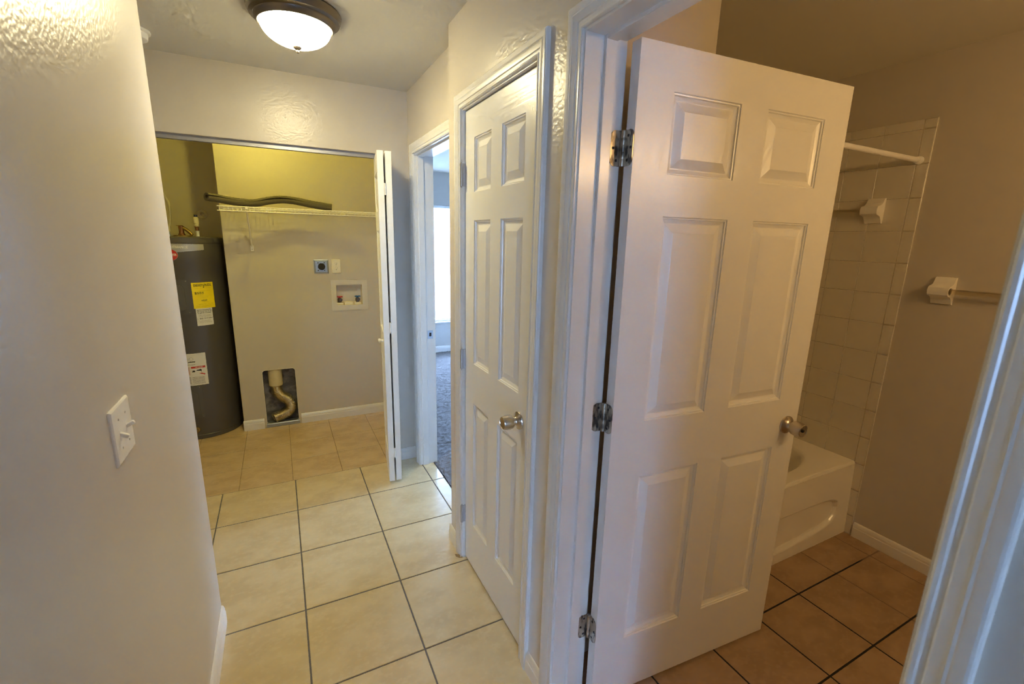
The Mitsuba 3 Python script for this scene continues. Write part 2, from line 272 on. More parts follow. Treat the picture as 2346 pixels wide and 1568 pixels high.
# ------------------------------------------------------------------ trim: baseboards, casings, jambs
BB = [(0, 0), (0.0125, 0), (0.0125, 0.052), (0.0105, 0.055), (0.0105, 0.066), (0.009, 0.069), (0.0075, 0.076), (0.004, 0.081), (0, 0.083)]
def baseboard(name, p0, p1, nrm, label, h=1.0):
    p0, p1, nrm = (np.array(q, float) for q in (p0, p1, nrm)); V = []
    for p in (p0, p1): V.append([[p[0] + nrm[0] * d, p[1] + nrm[1] * d, z * h] for d, z in BB])
    V = np.array(V); m = grid_mesh(np.concatenate([V, V[:, :1]], 1)); m.merge_vertices()
    n = len(BB)
    for k in (0, 1):
        pts = np.array(BB); tv, tf = trimesh.creation.triangulate_polygon(Polygon(pts), engine='earcut'); idx = [int(np.argmin(np.linalg.norm(pts - q, axis=1))) for q in tv]
        m = cat_(m, trimesh.Trimesh(V[k], np.array(idx)[tf], process=False))
    m.merge_vertices(); m.fix_normals()
    return put(name, m, m_base, kind='structure', label=label, cat='baseboard')
baseboard('baseboard_left', (XL, -1.8), (XL, 0.650), (1, 0), 'white baseboard of the left hall wall')
baseboard('baseboard_right', (XR, -0.172), (XR, -0.066), (-1, 0), 'short white baseboard between the closet door and the bathroom doorway')
baseboard('baseboard_corner', (XR, 0.664), (XR, 0.776), (-1, 0), 'short white baseboard at the hall corner beside the closet door')
baseboard('baseboard_back', (-0.05, YH), (XB, YH), (0, -1), 'white baseboard beside the folded closet door')
baseboard('baseboard_laundry', (-1.052, LY), (-0.905, LY), (0, -1), 'white baseboard left of the dryer vent box')
baseboard('baseboard_laundry_right', (-0.632, LY), (0.045, LY), (0, -1), 'white baseboard right of the dryer vent box')
baseboard('baseboard_bathroom', (BX, BY0), (BX, -0.142), (-1, 0), 'white baseboard on the brown bathroom wall')
baseboard('baseboard_bedroom', (0.19, BFY), (4.0, BFY), (0, -1), 'white baseboard under the bedroom window', 1.1)
PROF = [(0, 0), (0, 0.008), (0.003, 0.0102), (0.0075, 0.0095), (0.010, 0.0075), (0.0165, 0.008), (0.019, 0.0105), (0.030, 0.0125), (0.0345, 0.0150), (0.038, 0.0140), (0.041, 0.0155), (0.052, 0.0160), (0.0552, 0.0145), (0.057, 0.0115), (0.057, 0)]
def casing(wx, a0, a1, zt, s=-1, w=1.0):
    """door casing on the plane x = wx around the opening a0..a1 (y), head at zt; s: side that it stands out to"""
    path = [(a0, 0, -1, 0), (a0, zt, -1, 1), (a1, zt, 1, 1), (a1, 0, 1, 0)]
    P = np.array([[[wx + s * t, y + dy * u * w, z + dz * u * w] for u, t in PROF] for y, z, dy, dz in path])
    m = grid_mesh(P); m.fix_normals(); return m
def jamb_set(parent, wx0, wx1, y0, y1, zt, stop, t=0.019, far_stop=True, mat=None):
    put('jamb', box(wx0, wx1, y1, y1 + t, 0, zt + t), m_trim, parent=parent)
    put('jamb', box(wx0, wx1, y0 - t, y0, 0, zt + t), m_trim, parent=parent)
    put('head_jamb', box(wx0, wx1, y0, y1, zt, zt + t), m_trim, parent=parent)
    if stop:
        put('door_stop', rbox(stop[0], stop[1], y1 - 0.010, y1 + .003, 0.0, zt, 0.002), m_trim, parent=parent)
        put('door_stop', rbox(stop[0], stop[1], y0 - .003, y0 + 0.010, 0.0, zt, 0.002), m_trim, parent=parent)
        put('door_stop', rbox(stop[0], stop[1], y0 + 0.010, y1 - 0.010, zt - 0.010, zt + .003, 0.002), m_trim, parent=parent)
t1 = put('trim_1', casing(0.0, -0.008, 0.607, 2.050), m_trim, smooth=25, kind='structure', label='white moulded casing around the closed hall closet door', cat='door casing')
jamb_set(t1, -0.001, 0.123, -0.0025, 0.6015, 2.0445, None)
t2 = put('trim_2', casing(0.0, -1.051, -0.224, 2.047), m_trim, smooth=25, kind='structure', label='white moulded casing of the bathroom doorway, nearest to the camera', cat='door casing')
jamb_set(t2, -0.001, 0.123, -1.046, -0.23, 2.041, (0.054, 0.0875))
put('casing', casing(0.123, -1.051, -0.224, 2.047, s=1), m_trim, smooth=25, parent=t2)
t3 = put('trim_3', casing(XB, 0.835, 1.611, 2.034), m_trim, smooth=25, kind='structure', label='white moulded casing of the bedroom doorway at the hall end', cat='door casing')
jamb_set(t3, XB - .001, 0.19, 0.840, 1.606, 2.029, (0.090, 0.128))
put('strike_plate', box(0.137, 0.172, 1.604, 1.608, 0.896, 0.951), m_galv, parent=t3, label='silver strike plate')
put('latch_hole', box(0.147, 0.161, 1.6032, 1.607, 0.912, 0.936), m_dark, parent=t3)

# ------------------------------------------------------------------ doors
RINGS = [(0, 0), (0.0022, 0.0036), (0.0055, 0.0040), (0.0075, 0.0082), (0.0125, 0.0104), (0.0165, 0.0118), (0.019, 0.0118), (0.042, 0.0030), (0.0435, 0.0022)]
def place(o, ux, n):
    """local (s along the width, t out of the face, z) -> world; o: face's corner at the floor, ux: direction of s, n: outward normal"""
    o, ux, n = (np.array(q, float) for q in (o, ux, n)); m = np.eye(4); m[:3, 0], m[:3, 1], m[:3, 2], m[:3, 3] = ux, n, (0, 0, 1), o
    def f(mesh):
        mesh = mesh.copy(); mesh.apply_transform(m)
        if np.linalg.det(m[:3, :3]) < 0: mesh.invert()
        return mesh
    return f
def panel_door(parent, at, w, z0, z1, thick, panels, mat, scale=1.0, slab_name='slab'):
    face = sbox(0, z0, w, z1)
    for a, b, c, d in panels: face = face.difference(sbox(a, c, b, d))
    tv, tf = trimesh.creation.triangulate_polygon(face, engine='earcut')
    c = 0.0015
    front = trimesh.Trimesh(np.c_[tv[:, 0], np.zeros(len(tv)), tv[:, 1]], tf, process=False)
    fn = front.face_normals[:, 1].mean()
    if fn < 0: front.invert()
    body = box(0, w, -thick, -0.0135, z0, z1); rim = [box(0, 0.002, -0.014, 0, z0, z1), box(w - .002, w, -0.014, 0, z0, z1), box(0, w, -0.014, 0, z0, z0 + .002), box(0, w, -0.014, 0, z1 - .002, z1)]
    rims = []
    for r_ in rim: rims.append(r_)
    put(slab_name, at(cat_(front, body, *rims)), mat, parent=parent)
    for a, b, c_, d in panels:
        P = []
        for ins, dep in RINGS:
            i = ins * scale; P.append([[a + i, -dep, c_ + i], [b - i, -dep, c_ + i], [b - i, -dep, d - i], [a + i, -dep, d - i], [a + i, -dep, c_ + i]])
        P = np.array(P); m = grid_mesh(P); q = P[-1][:4]; m = cat_(m, trimesh.Trimesh(q, [[0, 1, 2], [0, 2, 3]], process=False)); m.merge_vertices(); m.fix_normals()
        if m.face_normals[-1][1] < 0: m.invert()
        put('panel', at(m), mat, parent=parent)
def knob(parent, c, n, lock=False):
    k = put('knob', lathe([(0, 0), (0.0325, 0), (0.0330, 0.003), (0.0315, 0.006), (0.0235, 0.0095), (0.0165, 0.014), (0.0140, 0.020), (0.0135, 0.026)], 40, c, n), m_nickel, smooth=35, parent=parent, label='brushed nickel knob')
    put('grip', lathe([(0.0135, 0.0255), (0.0225, 0.0275), (0.0250, 0.032), (0.0262, 0.040), (0.0258, 0.050), (0.0235, 0.062), (0.0222, 0.0655), (0.0205, 0.0665), (0.0195, 0.064), (0.0, 0.061)], 40, c, n), m_nickel, smooth=35, parent=k)
    if lock: put('lock_button', lathe([(0.0055, 0.060), (0.0055, 0.066), (0.0045, 0.067), (0, 0.067)], 16, c, n), m_dark, smooth=35, parent=k)
# closet door (closed), hinges at y = 0.599 on the hall side
d1 = thing('door_1', 'closed white six-panel hall closet door', 'door', kind='structure')
W1 = 0.599
at1 = place((0.012, W1 - 0.0015, 0), (0, -1, 0), (-1, 0, 0))
pan = [(z0, z1) for z0, z1 in ((0.234, 0.842), (1.022, 1.620), (1.728, 1.931))]
panel_door(d1, at1, W1 - 0.003, 0.012, 2.040, 0.035, [(a, b, c, d) for c, d in pan for a, b in ((0.093, 0.253), (0.341, 0.509))], m_door)
knob(d1, (0.012, 0.077, 0.926), (-1, 0, 0))
for z in (1.802, 1.022, 0.246):
    h = put('hinge', cat_(*[lathe([(0, 0), (0.0062, 0), (0.0066, 0.001), (0.0066, 0.0165), (0.0062, 0.0175), (0, 0.0175)], 14, (-0.005, 0.6005, z - 0.0445 + 0.0178 * i)) for i in range(5)]), m_hinge2, smooth=35, parent=d1, label='grey metal hinge')
    put('leaf', box(-0.003, 0.0125, 0.5985, 0.6035, z - 0.0445, z + 0.0445), m_hinge2, parent=h)
    put('pin', rod((-0.005, 0.6005, z - 0.049), (-0.005, 0.6005, z + 0.049), 0.0035, 10), m_hinge2, smooth=35, parent=h)
put('latch_plate', box(0.0115, 0.020, -0.0026, -0.0015, 0.898, 0.955), m_nickel, parent=d1)
# bathroom door (open)
d2 = thing('door_2', 'white six-panel door standing open into the bathroom', 'door', kind='structure')
W2 = 0.812; ang = math.atan2(-0.0595, 0.81); ux = np.array([math.cos(ang), math.sin(ang), 0]); nn = np.array([ux[1], -ux[0], 0])
at2 = place((0.130, -0.2775, 0), ux, nn)
panel_door(d2, at2, W2, 0.014, 2.037, 0.0355, [(a, b, c, d) for c, d in pan for a, b in ((0.114, 0.353), (0.457, 0.703))], m_door)
kc = np.array([0.130, -0.2775, 0.921]) + 0.757 * ux
knob(d2, kc, nn, lock=True)
knob(d2, kc - 0.0355 * nn, -nn)
put('latch_plate', at2(box(W2, W2 + 0.0012, -0.030, -0.006, 0.893, 0.949)), m_nickel, parent=d2)
def leafpoly(h, w, r): return sbox(0, -h / 2, w, h / 2).intersection(sbox(0, -h / 2, w + r, h / 2).buffer(0)).difference(sbox(w - r, h / 2 - r, w, h / 2)).difference(sbox(w - r, -h / 2, w, -h / 2 + r)).union(Polygon([(w - r + r * math.cos(t), h / 2 - r + r * math.sin(t)) for t in np.linspace(0, math.pi / 2, 9)] + [(w - r, h / 2 - r)])).union(Polygon([(w - r + r * math.cos(t), -h / 2 + r - r * math.sin(t)) for t in np.linspace(0, math.pi / 2, 9)] + [(w - r, -h / 2 + r)]))
pinp = np.array([0.1285, -0.2345, 0])
for z in (1.788, 1.037, 0.291):
    h = put('hinge', cat_(*[lathe([(0, 0), (0.0060, 0), (0.0066, 0.001), (0.0066, 0.0165), (0.0060, 0.0175), (0, 0.0175)], 16, (pinp[0], pinp[1] - .003, z - 0.0445 + 0.0178 * i)) for i in range(5)]), m_hinge, smooth=35, parent=d2, label='worn grey metal hinge with rounded leaves')
    lp = leafpoly(0.089, 0.0345, 0.016)
    holes = [(0.010, 0.030), (0.022, 0.0), (0.010, -0.030)]
    m1 = slab('y', lp, -0.0022, 0.0); v = m1.vertices; m1 = trimesh.Trimesh(np.c_[0.1265 - v[:, 0], -0.2302 + v[:, 1], z + v[:, 2]], m1.faces, process=False); m1.fix_normals()
    put('leaf', m1, m_hinge, parent=h)
    m2 = slab('y', lp, -0.0022, 0.0); v = m2.vertices
    w3 = np.array([0.130, -0.2775, 0]) - 0.0355 * nn
    pos = w3 + v[:, :1] * nn + (v[:, 1:2]) * ux; m2 = trimesh.Trimesh(np.c_[pos[:, :2], z + v[:, 2]], m2.faces, process=False); m2.fix_normals()
    put('leaf', m2, m_hinge, parent=h)
    for i, (hx, hz) in enumerate(holes):
        put('screw', lathe([(0, 0), (0.0040, 0), (0.0036, 0.0008), (0, 0.0004)], 12, (0.1265 - hx - .004, -0.2324, z + hz), (0, -1, 0)), m_nickel if (i == 0 and z > 1.5) else m_dark, parent=h)
        c2 = w3 + (hx + .004) * nn - 0.0022 * ux; put('screw', lathe([(0, 0), (0.0040, 0), (0.0036, 0.0008), (0, 0.0004)], 12, (c2[0], c2[1], z + hz), -ux), m_dark, parent=h)
# bifold door folded at the right of the laundry opening
d3 = thing('door_3', 'white bifold closet door folded against the right of the laundry opening', 'door', kind='structure')
bz0, bz1 = 0.020, 2.006
def leaf(x_near, x_far, th, face):
    p, q = np.array([x_near, 1.44, 0.]), np.array([x_far, 1.80, 0.]); u = (q - p) / np.linalg.norm(q - p); n = np.array([-u[1], u[0], 0]); L = np.linalg.norm(q - p)
    if face: o = p; at = place(o, u, n)
    else: at = place(p - n * (-th), u, -n) if False else place(p - n * th, u, -n)
    lf = put('leaf', at(box(0, 0.001, -0.004, -0.0005, bz0, bz0 + .001)), m_bifold, parent=d3)
    panel_door(lf, at, L, bz0, bz1, th, [(0.05, L - 0.05, 0.20, 0.80), (0.05, L - 0.05, 0.98, 1.58), (0.05, L - 0.05, 1.69, 1.90)], m_bifold, 0.9)
    return lf, p, u, n
l1, p1, u1, n1 = leaf(-0.178, -0.128, 0.033, True)
l2, p2, u2, n2 = leaf(-0.134, -0.092, 0.033, False)
kp = p1 + 0.085 * u1 + np.array([0, 0, 0.925])
put('knob', lathe([(0.011, 0), (0.008, 0.004), (0.007, 0.010), (0.0115, 0.016), (0.0150, 0.021), (0.0150, 0.026), (0.0105, 0.031), (0, 0.032)], 24, kp, n1), m_bifold, smooth=35, parent=l1, label='small round white knob')
for z in (1.805, 1.018, 0.213):
    h = put('hinge', rod((-0.1395, 1.4375, z - 0.032), (-0.1395, 1.4375, z + 0.032), 0.0042, 10), m_bifold, smooth=35, parent=d3, label='white painted hinge')
    put('leaf', box(-0.1465, -0.1330, 1.4380, 1.4402, z - 0.030, z + 0.030), m_bifold, parent=h)
tr = put('door_track', cat_(box(-1.62, -0.052, 1.770, 1.800, 2.033, 2.0368), box(-1.62, -0.052, 1.770, 1.7725, 2.012, 2.035), box(-1.62, -0.052, 1.7975, 1.800, 2.012, 2.035), box(-1.62, -0.052, 1.7725, 1.779, 2.012, 2.014), box(-1.62, -0.052, 1.791, 1.7975, 2.012, 2.014)), m_track,
         label='grey metal bifold door track under the laundry header', cat='door track')

# ------------------------------------------------------------------ ceiling lamp
LC = np.array([-0.566, 0.950, 0])
lamp = thing('ceiling_lamp', 'round bronze flush ceiling lamp with a glowing white bowl', 'ceiling lamp')
put('rim', lathe([(0.0, 2.4045), (0.168, 2.4045), (0.172, 2.398), (0.171, 2.390), (0.163, 2.372), (0.150, 2.366), (0.149, 2.360), (0.143, 2.352), (0.136, 2.345), (0.132, 2.347), (0.131, 2.36)], 72, (LC[0], LC[1], 0)), m_bronze, smooth=35, parent=lamp, label='dark bronze rim')
def dome(t): return (0.1305 * math.sin(t), 2.352 - 0.078 * math.cos(t))
tc = math.asin(0.042 / 0.1305)
for nm, prof, gain in (('bowl', [(0.1305, 2.352)] + [dome(t) for t in np.linspace(math.radians(88), tc, 22)], 1.0), ('bowl_centre', [dome(t) for t in np.linspace(tc, math.radians(3), 9)] + [(0.0, 2.274)], LAMP_SPOT)):
    bm = lathe(prof, 64, (LC[0], LC[1], 0))
    if (bm.face_normals * (bm.triangles_center - [LC[0], LC[1], 2.36])).sum() < 0: bm.invert()
    key = put(nm, bm, m_white, smooth=True, parent=lamp, label='glowing white glass bowl' if gain == 1 else None)
    scene[key]['emitter'] = {'type': 'area', 'radiance': rgb(*[c_ * gain for c_ in LAMP])}
put('finial', lathe([(0, 2.2535), (0.0045, 2.2540), (0.0062, 2.2580), (0.0045, 2.2620), (0.0042, 2.2640), (0.010, 2.2665), (0.0150, 2.2710), (0.0160, 2.2750), (0.0, 2.2755)], 24, (LC[0], LC[1], 0)), m_bronze, smooth=35, parent=lamp)
# smoke detector
sd = thing('smoke_detector', 'white round smoke detector on the ceiling behind the left wall edge', 'smoke detector')
put('base', lathe([(0, CZ - .0005), (0.070, CZ - .0005), (0.070, CZ - 0.010), (0.066, CZ - 0.012), (0, CZ - 0.012)], 40, (-1.195, 1.50, 0)), m_white, smooth=35, parent=sd)
put('cover', lathe([(0.060, CZ - 0.012), (0.060, CZ - 0.022), (0.057, CZ - 0.036), (0.050, CZ - 0.040), (0, CZ - 0.041)], 40, (-1.195, 1.50, 0)), m_white, smooth=35, parent=sd)
# bare bulb in the laundry closet, hidden by the header
lb = thing('laundry_lamp', 'bare bulb lamp on the laundry closet ceiling', 'ceiling lamp')
LBC = (-0.77, 2.05)
put('socket', lathe([(0, CZ - .0005), (0.055, CZ - .0005), (0.055, CZ - 0.012), (0.035, CZ - 0.026), (0.022, CZ - 0.032), (0.022, CZ - 0.045), (0, CZ - 0.045)], 32, (LBC[0], LBC[1], 0)), m_white, smooth=35, parent=lb)
b_ = trimesh.creation.icosphere(subdivisions=3, radius=0.030); b_.apply_translation((LBC[0], LBC[1], CZ - 0.072))
key = put('bulb', b_, m_white, smooth=True, parent=lb); scene[key]['emitter'] = {'type': 'area', 'radiance': rgb(*LAUNDRY)}
# bathroom mirror light on the near wall
vl = thing('vanity_light', 'row of globe bulbs on the near bathroom wall', 'wall lamp')
put('plate', rbox(0.75, 1.35, BY0 + .0005, BY0 + 0.03, 1.95, 2.06, 0.006), m_galv, parent=vl)
for x in (0.85, 1.05, 1.25):
    put('socket', lathe([(0.022, 0), (0.022, 0.025), (0.018, 0.03), (0, 0.03)], 20, (x, BY0 + 0.03, 2.005), (0, 1, 0)), m_galv, smooth=35, parent=vl)
    g_ = trimesh.creation.icosphere(subdivisions=3, radius=0.045); g_.apply_translation((x, BY0 + 0.102, 2.005))
    key = put('globe', g_, m_white, smooth=True, parent=vl); scene[key]['emitter'] = {'type': 'area', 'radiance': rgb(*[c * 6 for c in VANITY])}

# ------------------------------------------------------------------ light switch
sw = thing('light_switch', 'white double toggle switch plate on the left hall wall', 'light switch')
SX = XL; yc, zc = -0.115, 1.150
def plate_mesh(w, h, d=0.0055, b=0.003):
    a = [(w / 2, h / 2), (-w / 2, h / 2), (-w / 2, -h / 2), (w / 2, -h / 2)]
    P = np.array([[[y, 0, z] for y, z in a + a[:1]], [[y, d - .0025, z] for y, z in a + a[:1]], [[y * (1 - 2 * b / w), d, z * (1 - 2 * b / h)] for y, z in a + a[:1]], [[0, d, 0] for _ in range(5)]])
    m = grid_mesh(P); m.merge_vertices(); m.update_faces(m.nondegenerate_faces()); m.fix_normals(); return m
sp = place((SX, yc, zc), (0, 1, 0), (1, 0, 0))
put('plate', sp(plate_mesh(0.118, 0.114)), m_white, parent=sw)
for y, s in ((0.023, 1), (-0.023, -1)):
    t_ = rbox(-0.0046, 0.0046, -0.004, 0.0135, -0.0040, 0.0040, 0.0018); t_.apply_transform(trimesh.transformations.rotation_matrix(s * math.radians(28), (1, 0, 0))); t_.apply_translation((y, 0.0065, 0.001 * s))
    put('toggle', sp(t_), m_white, parent=sw)
    put('slot', sp(box(y - .0052, y + .0052, 0.0045, 0.0060, -0.012, 0.012)), m_white, parent=sw)
    for z in (0.030, -0.030): put('screw', sp(lathe([(0.0022, 0), (0.0022, 0.0007), (0, 0.0010)], 12, (y, 0.0054, z), (0, 1, 0))), m_greyink, parent=sw)

# ------------------------------------------------------------------ wire shelf, foam tube
sh = thing('wire_shelf', 'white wire closet shelf on the laundry wall under the foam tube', 'shelf')
FY, ZT, ZB_ = 2.420, 1.7205, 1.6915
sx0, sx1 = -1.030, 0.043
for y, z, r, a in ((FY, ZT, 0.0032, -1.035), (FY, ZB_, 0.0032, -1.035), (2.715, ZT - .006, 0.003, sx0), (2.60, ZT - .006, 0.0028, sx0), (2.50, ZT - .006, 0.0028, sx0)): put('rail', rod((a, y, z), (sx1, y, z), r, 8), m_wire, smooth=35, parent=sh)
x = sx0 + 0.008; wm = None
while x < sx1:
    P_ = [(x, 2.722, ZT - .0015), (x, FY + .004, ZT - .0015), (x, FY - 0.0035, ZT - .004), (x, FY - 0.0038, ZB_)]
    put('cross_wire', cat_(rod(P_[0], P_[1], 0.0018, 6), rod(P_[1], P_[2], 0.0018, 6), rod(P_[2], P_[3], 0.0018, 6)), m_wire, smooth=35, parent=sh); x += 0.0252
br = put('bracket', rod((-0.866, FY + .004, ZT - .012), (-0.868, LY - 0.012, 1.452), 0.0060, 10), m_wire, smooth=35, parent=sh, label='slanted white support arm')
put('foot', rbox(-0.879, -0.857, LY - 0.012, LY - .0003, 1.415, 1.460, 0.003), m_wire, parent=br)
put('screw', lathe([(0.0035, 0), (0.003, 0.0015), (0, 0.002)], 10, (-0.868, LY - .012, 1.430), (0, -1, 0)), m_greyink, parent=br)
put('hook', rbox(-0.874, -0.858, FY - 0.006, FY + 0.008, ZT - 0.016, ZT + 0.004, 0.002), m_wire, parent=br)
for x in (-0.98, -0.75, -0.45, -0.2): put('wall_clip', rbox(x - .008, x + .008, 2.708, LY - .0003, ZT - .014, ZT + .006, 0.002), m_wire, parent=sh)
pth = catmull([(-1.082, 2.375, 1.7715), (-1.028, 2.42, 1.7672), (-0.965, 2.465, 1.7585), (-0.88, 2.497, 1.7525), (-0.81, 2.50, 1.754), (-0.73, 2.505, 1.7735), (-0.65, 2.51, 1.7865), (-0.56, 2.51, 1.7825), (-0.45, 2.505, 1.764), (-0.315, 2.50, 1.7475)], 14)
pth, s_ = resample(pth, 0.008); t_, a_, b_ = frames(pth)
R0, R1 = 0.0262, 0.0125
mid = math.radians(20) ; V = []
for k in range(len(pth)):
    fr = k / (len(pth) - 1)
    gap = math.radians(0.5 + 12 * math.exp(-((fr - .56) / .13) ** 2) + 10 * math.exp(-(fr / .13) ** 2)); tw = math.radians(4 * math.sin(fr * 6))
    th = np.linspace(gap, 2 * math.pi - gap, 30) + mid + tw
    c0 = np.cos(th)[:, None] * (-a_[k]) * -1 + np.sin(th)[:, None] * b_[k]
    ring = np.vstack([pth[k] + R0 * c0, (pth[k] + R1 * c0)[::-1]]); V.append(np.vstack([ring, ring[:1]]))
V = np.array(V); fm = grid_mesh(V)
for k in (0, -1):
    o = V[k][:30]; i_ = V[k][30:60][::-1]; fm = cat_(fm, grid_mesh(np.stack([o, i_])))
fm.merge_vertices(); fm.fix_normals()
put('foam_pipe_insulation', fm, m_foam, smooth=40, label='long black split foam pipe insulation tube lying on the wire shelf', cat='foam tube')

# ------------------------------------------------------------------ water heater
HC = np.array([-1.335, 2.952]); HR = 0.262
wh = thing('water_heater', 'tall dark grey water heater in the alcove of the laundry closet', 'water heater')
def cyl(r, z0, z1, n=96, rim=0.006): return lathe([(0, z0), (r - rim, z0), (r, z0 + rim), (r, z1 - rim), (r - rim, z1), (0, z1)], n, (HC[0], HC[1], 0))
put('tank', cyl(HR, 0.03, 1.485), m_heater, smooth=30, parent=wh)
put('base_ring', cyl(HR + .002, 0.001, 0.034, rim=0.002), m_heater, smooth=30, parent=wh)
put('top_cap', lathe([(HR, 1.470), (HR + .003, 1.471), (HR + .003, 1.505), (HR - .004, 1.511), (HR - .02, 1.512), (0, 1.516)], 96, (HC[0], HC[1], 0)), m_heater, smooth=30, parent=wh)
def wrap(m, th0, z0, r):
    """a flat mesh (x right, y up, z out) bent onto the tank: th0 is the angle at x = 0 seen from the front"""
    v = m.vertices; th = th0 + v[:, 0] / HR; R_ = r + v[:, 2]
    m2 = trimesh.Trimesh(np.c_[HC[0] + R_ * np.sin(th), HC[1] - R_ * np.cos(th), z0 + v[:, 1]], m.faces, process=False); return m2
def sheet(w, h, t, r=0.0, nx=14, hl=None):
    """a sheet w x h (left lower corner at 0), thickness t; hl: height at the left if different"""
    hl = h if hl is None else hl; xs = np.linspace(0, w, nx); P = []
    for x in xs:
        y0 = (h - 0) * 0 + (0 if hl == h else (0)); P.append([[x, 0, 0], [x, 0, t], [x, h, t], [x, h, 0], [x, 0, 0]])
    m = grid_mesh(np.array(P)); ends = []
    for x in (0, w): ends.append(trimesh.Trimesh([[x, 0, 0], [x, 0, t], [x, h, t], [x, h, 0]], [[0, 1, 2], [0, 2, 3]], process=False))
    m = cat_(m, *ends); m.merge_vertices(); m.fix_normals(); return m
def roundpanel(w, h, t, r):
    p = rrect(0, w, 0, h, r, 5); q = p.buffer(-0.004)
    tv, tf = trimesh.creation.triangulate_polygon(q.segmentize(0.02), engine='earcut')
    # strips so that it bends with the tank
    xs = np.linspace(0, w, 15); ms = []
    for a, b in zip(xs[:-1], xs[1:]):
        c = p.intersection(sbox(a, -1, b, 1 + h)); ms.append(trimesh.creation.extrude_polygon(c, t, engine='earcut'))
    return cat_(*ms)
def text(s, h, bold=True, depth=0.0003): return meshkit.text_mesh(s, h, depth, bold)
def ttext(s, h, th0, z0, mat, parent, bold=True, r=HR + .0012, width=None, dx=0.0):
    m = text(s, h, bold)
    if width: m.apply_scale((width / (m.bounds[1][0] - m.bounds[0][0]), 1, 1))
    m.apply_translation((dx - m.bounds[0][0], 0, 0)); return put('lettering', wrap(m, th0, z0, r), mat, parent=parent)
def lines(parent, th0, z0, rows, mat, r=HR + .0011):
    ms = [wrap(sheet(b - a, hh, 0.0002, nx=6).apply_translation((a, y, 0)), th0, z0, r) for a, b, y, hh in rows]
    return put('fine_print', cat_(*ms), mat, parent=parent, kind='stuff')
def tht(x): return math.asin((x - HC[0]) / HR)
# silver name plate tapering to the right, brand disc
pp = Polygon([(0, 0), (0, 0.078), (0.270, 0.066), (0.268, 0.024)]); 
ms = []
for a, b in zip(np.linspace(0, .27, 19)[:-1], np.linspace(0, .27, 19)[1:]):
    c = Polygon([(a, 0.002 + 0.026 * a / .27), (b, 0.002 + 0.026 * b / .27), (b, 0.072 - 0.004 * b / .27), (a, 0.072 - 0.004 * a / .27)]); ms.append(trimesh.creation.extrude_polygon(c, 0.004, engine='earcut'))
th1 = tht(-1.176) - 0.270 / HR
npl = put('name_plate', wrap(cat_(*ms), th1, 1.394, HR - .0005), m_badge, parent=wh, label='silver name plate')
ttext('PERFORMANCE', 0.017, th1, 1.394 + 0.040, m_paper, npl, r=HR + .0036, width=0.150, dx=0.022)
disc = []
for a, b in zip(np.linspace(-.04, .04, 13)[:-1], np.linspace(-.04, .04, 13)[1:]): 
    from shapely.geometry import Point
    c = Point(0, 0).buffer(0.037, quad_segs=12).intersection(sbox(a, -1, b, 1)); disc.append(trimesh.creation.extrude_polygon(c, 0.005, engine='earcut'))
thd = tht(-1.362)
dk = put('brand_disc', wrap(cat_(*disc), thd, 1.388, HR + .0008), m_red, parent=wh, label='round red brand emblem')
ttext('Rheem', 0.021, thd - 0.032 / HR, 1.381, m_paper, dk, r=HR + .0060, width=0.062)
rg = []
for i in range(36):
    a, b = 2 * math.pi * i / 36, 2 * math.pi * (i + 1) / 36; rg.append(trimesh.creation.extrude_polygon(Polygon([(r * math.cos(t), r * math.sin(t)) for r, t in ((.0365, a), (.0385, a), (.0385, b), (.0365, b))]), 0.0055, engine='earcut'))
put('ring', wrap(cat_(*rg), thd, 1.388, HR + .0008), m_badge, parent=dk)
for z0, z1 in ((0.967, 1.216), (0.172, 0.425)):
    ap = put('access_panel', wrap(roundpanel(0.155, z1 - z0, 0.009, 0.016), tht(-1.290) - 0.155 / HR, z0, HR - .001), m_panel, parent=wh)
    put('bulge', wrap(roundpanel(0.105, (z1 - z0) - 0.065, 0.022, 0.03), tht(-1.290) - 0.130 / HR, z0 + .028, HR), m_panel, parent=ap)
    for q in (0.012, 0.143):
        for z in (z0 + .012, z1 - .012): put('screw', wrap(lathe([(0.003, 0), (0.0025, .0015), (0, .002)], 10), tht(-1.290) - (0.155 - q) / HR, z, HR + .007), m_nickel, parent=ap)
# yellow energy sticker
tY = tht(-1.273); wY = HR * (tht(-1.150) - tY)
ys = put('energy_sticker', wrap(sheet(wY, 0.188, 0.0008), tY, 1.003, HR), m_yellow, parent=wh, label='yellow energy sticker')
zb = 1.003
ttext('ENERGY', 0.0165, tY, zb + 0.160, m_ink, ys, width=wY * .42, dx=wY * .09); ttext('GUIDE', 0.0165, tY, zb + 0.160, m_ink, ys, width=wY * .36, dx=wY * .55)
ar = cat_(trimesh.creation.extrude_polygon(sbox(-.0018, 0, .0018, .016), .0003, engine='earcut'), trimesh.creation.extrude_polygon(Polygon([(-.006, 0), (.006, 0), (0, -.006)]), .0003, engine='earcut')); ar.apply_translation((wY * .53, 0.152, 0)); put('arrow', wrap(ar, tY, zb, HR + .0011), m_ink, parent=ys)
ttext('$555', 0.0150, tY, zb + 0.104, m_ink, ys, width=wY * .40, dx=wY * .10)
ttext('4622', 0.0115, tY, zb + 0.052, m_ink, ys, width=wY * .26, dx=wY * .36)
lines(ys, tY, zb, [(.09 * wY, .5 * wY, .146, .0012), (.62 * wY, .92 * wY, .146, .0012), (.27 * wY, .8 * wY, .126, .0016), (.2 * wY, .92 * wY, .090, .001), (.38 * wY, .72 * wY, .080, .0016), (.4 * wY, .7 * wY, .044, .001), (.2 * wY, .92 * wY, .030, .002), (.08 * wY, .92 * wY, .020, .0013), (.08 * wY, .92 * wY, .014, .0013), (.08 * wY, .7 * wY, .008, .0013)], m_olive)
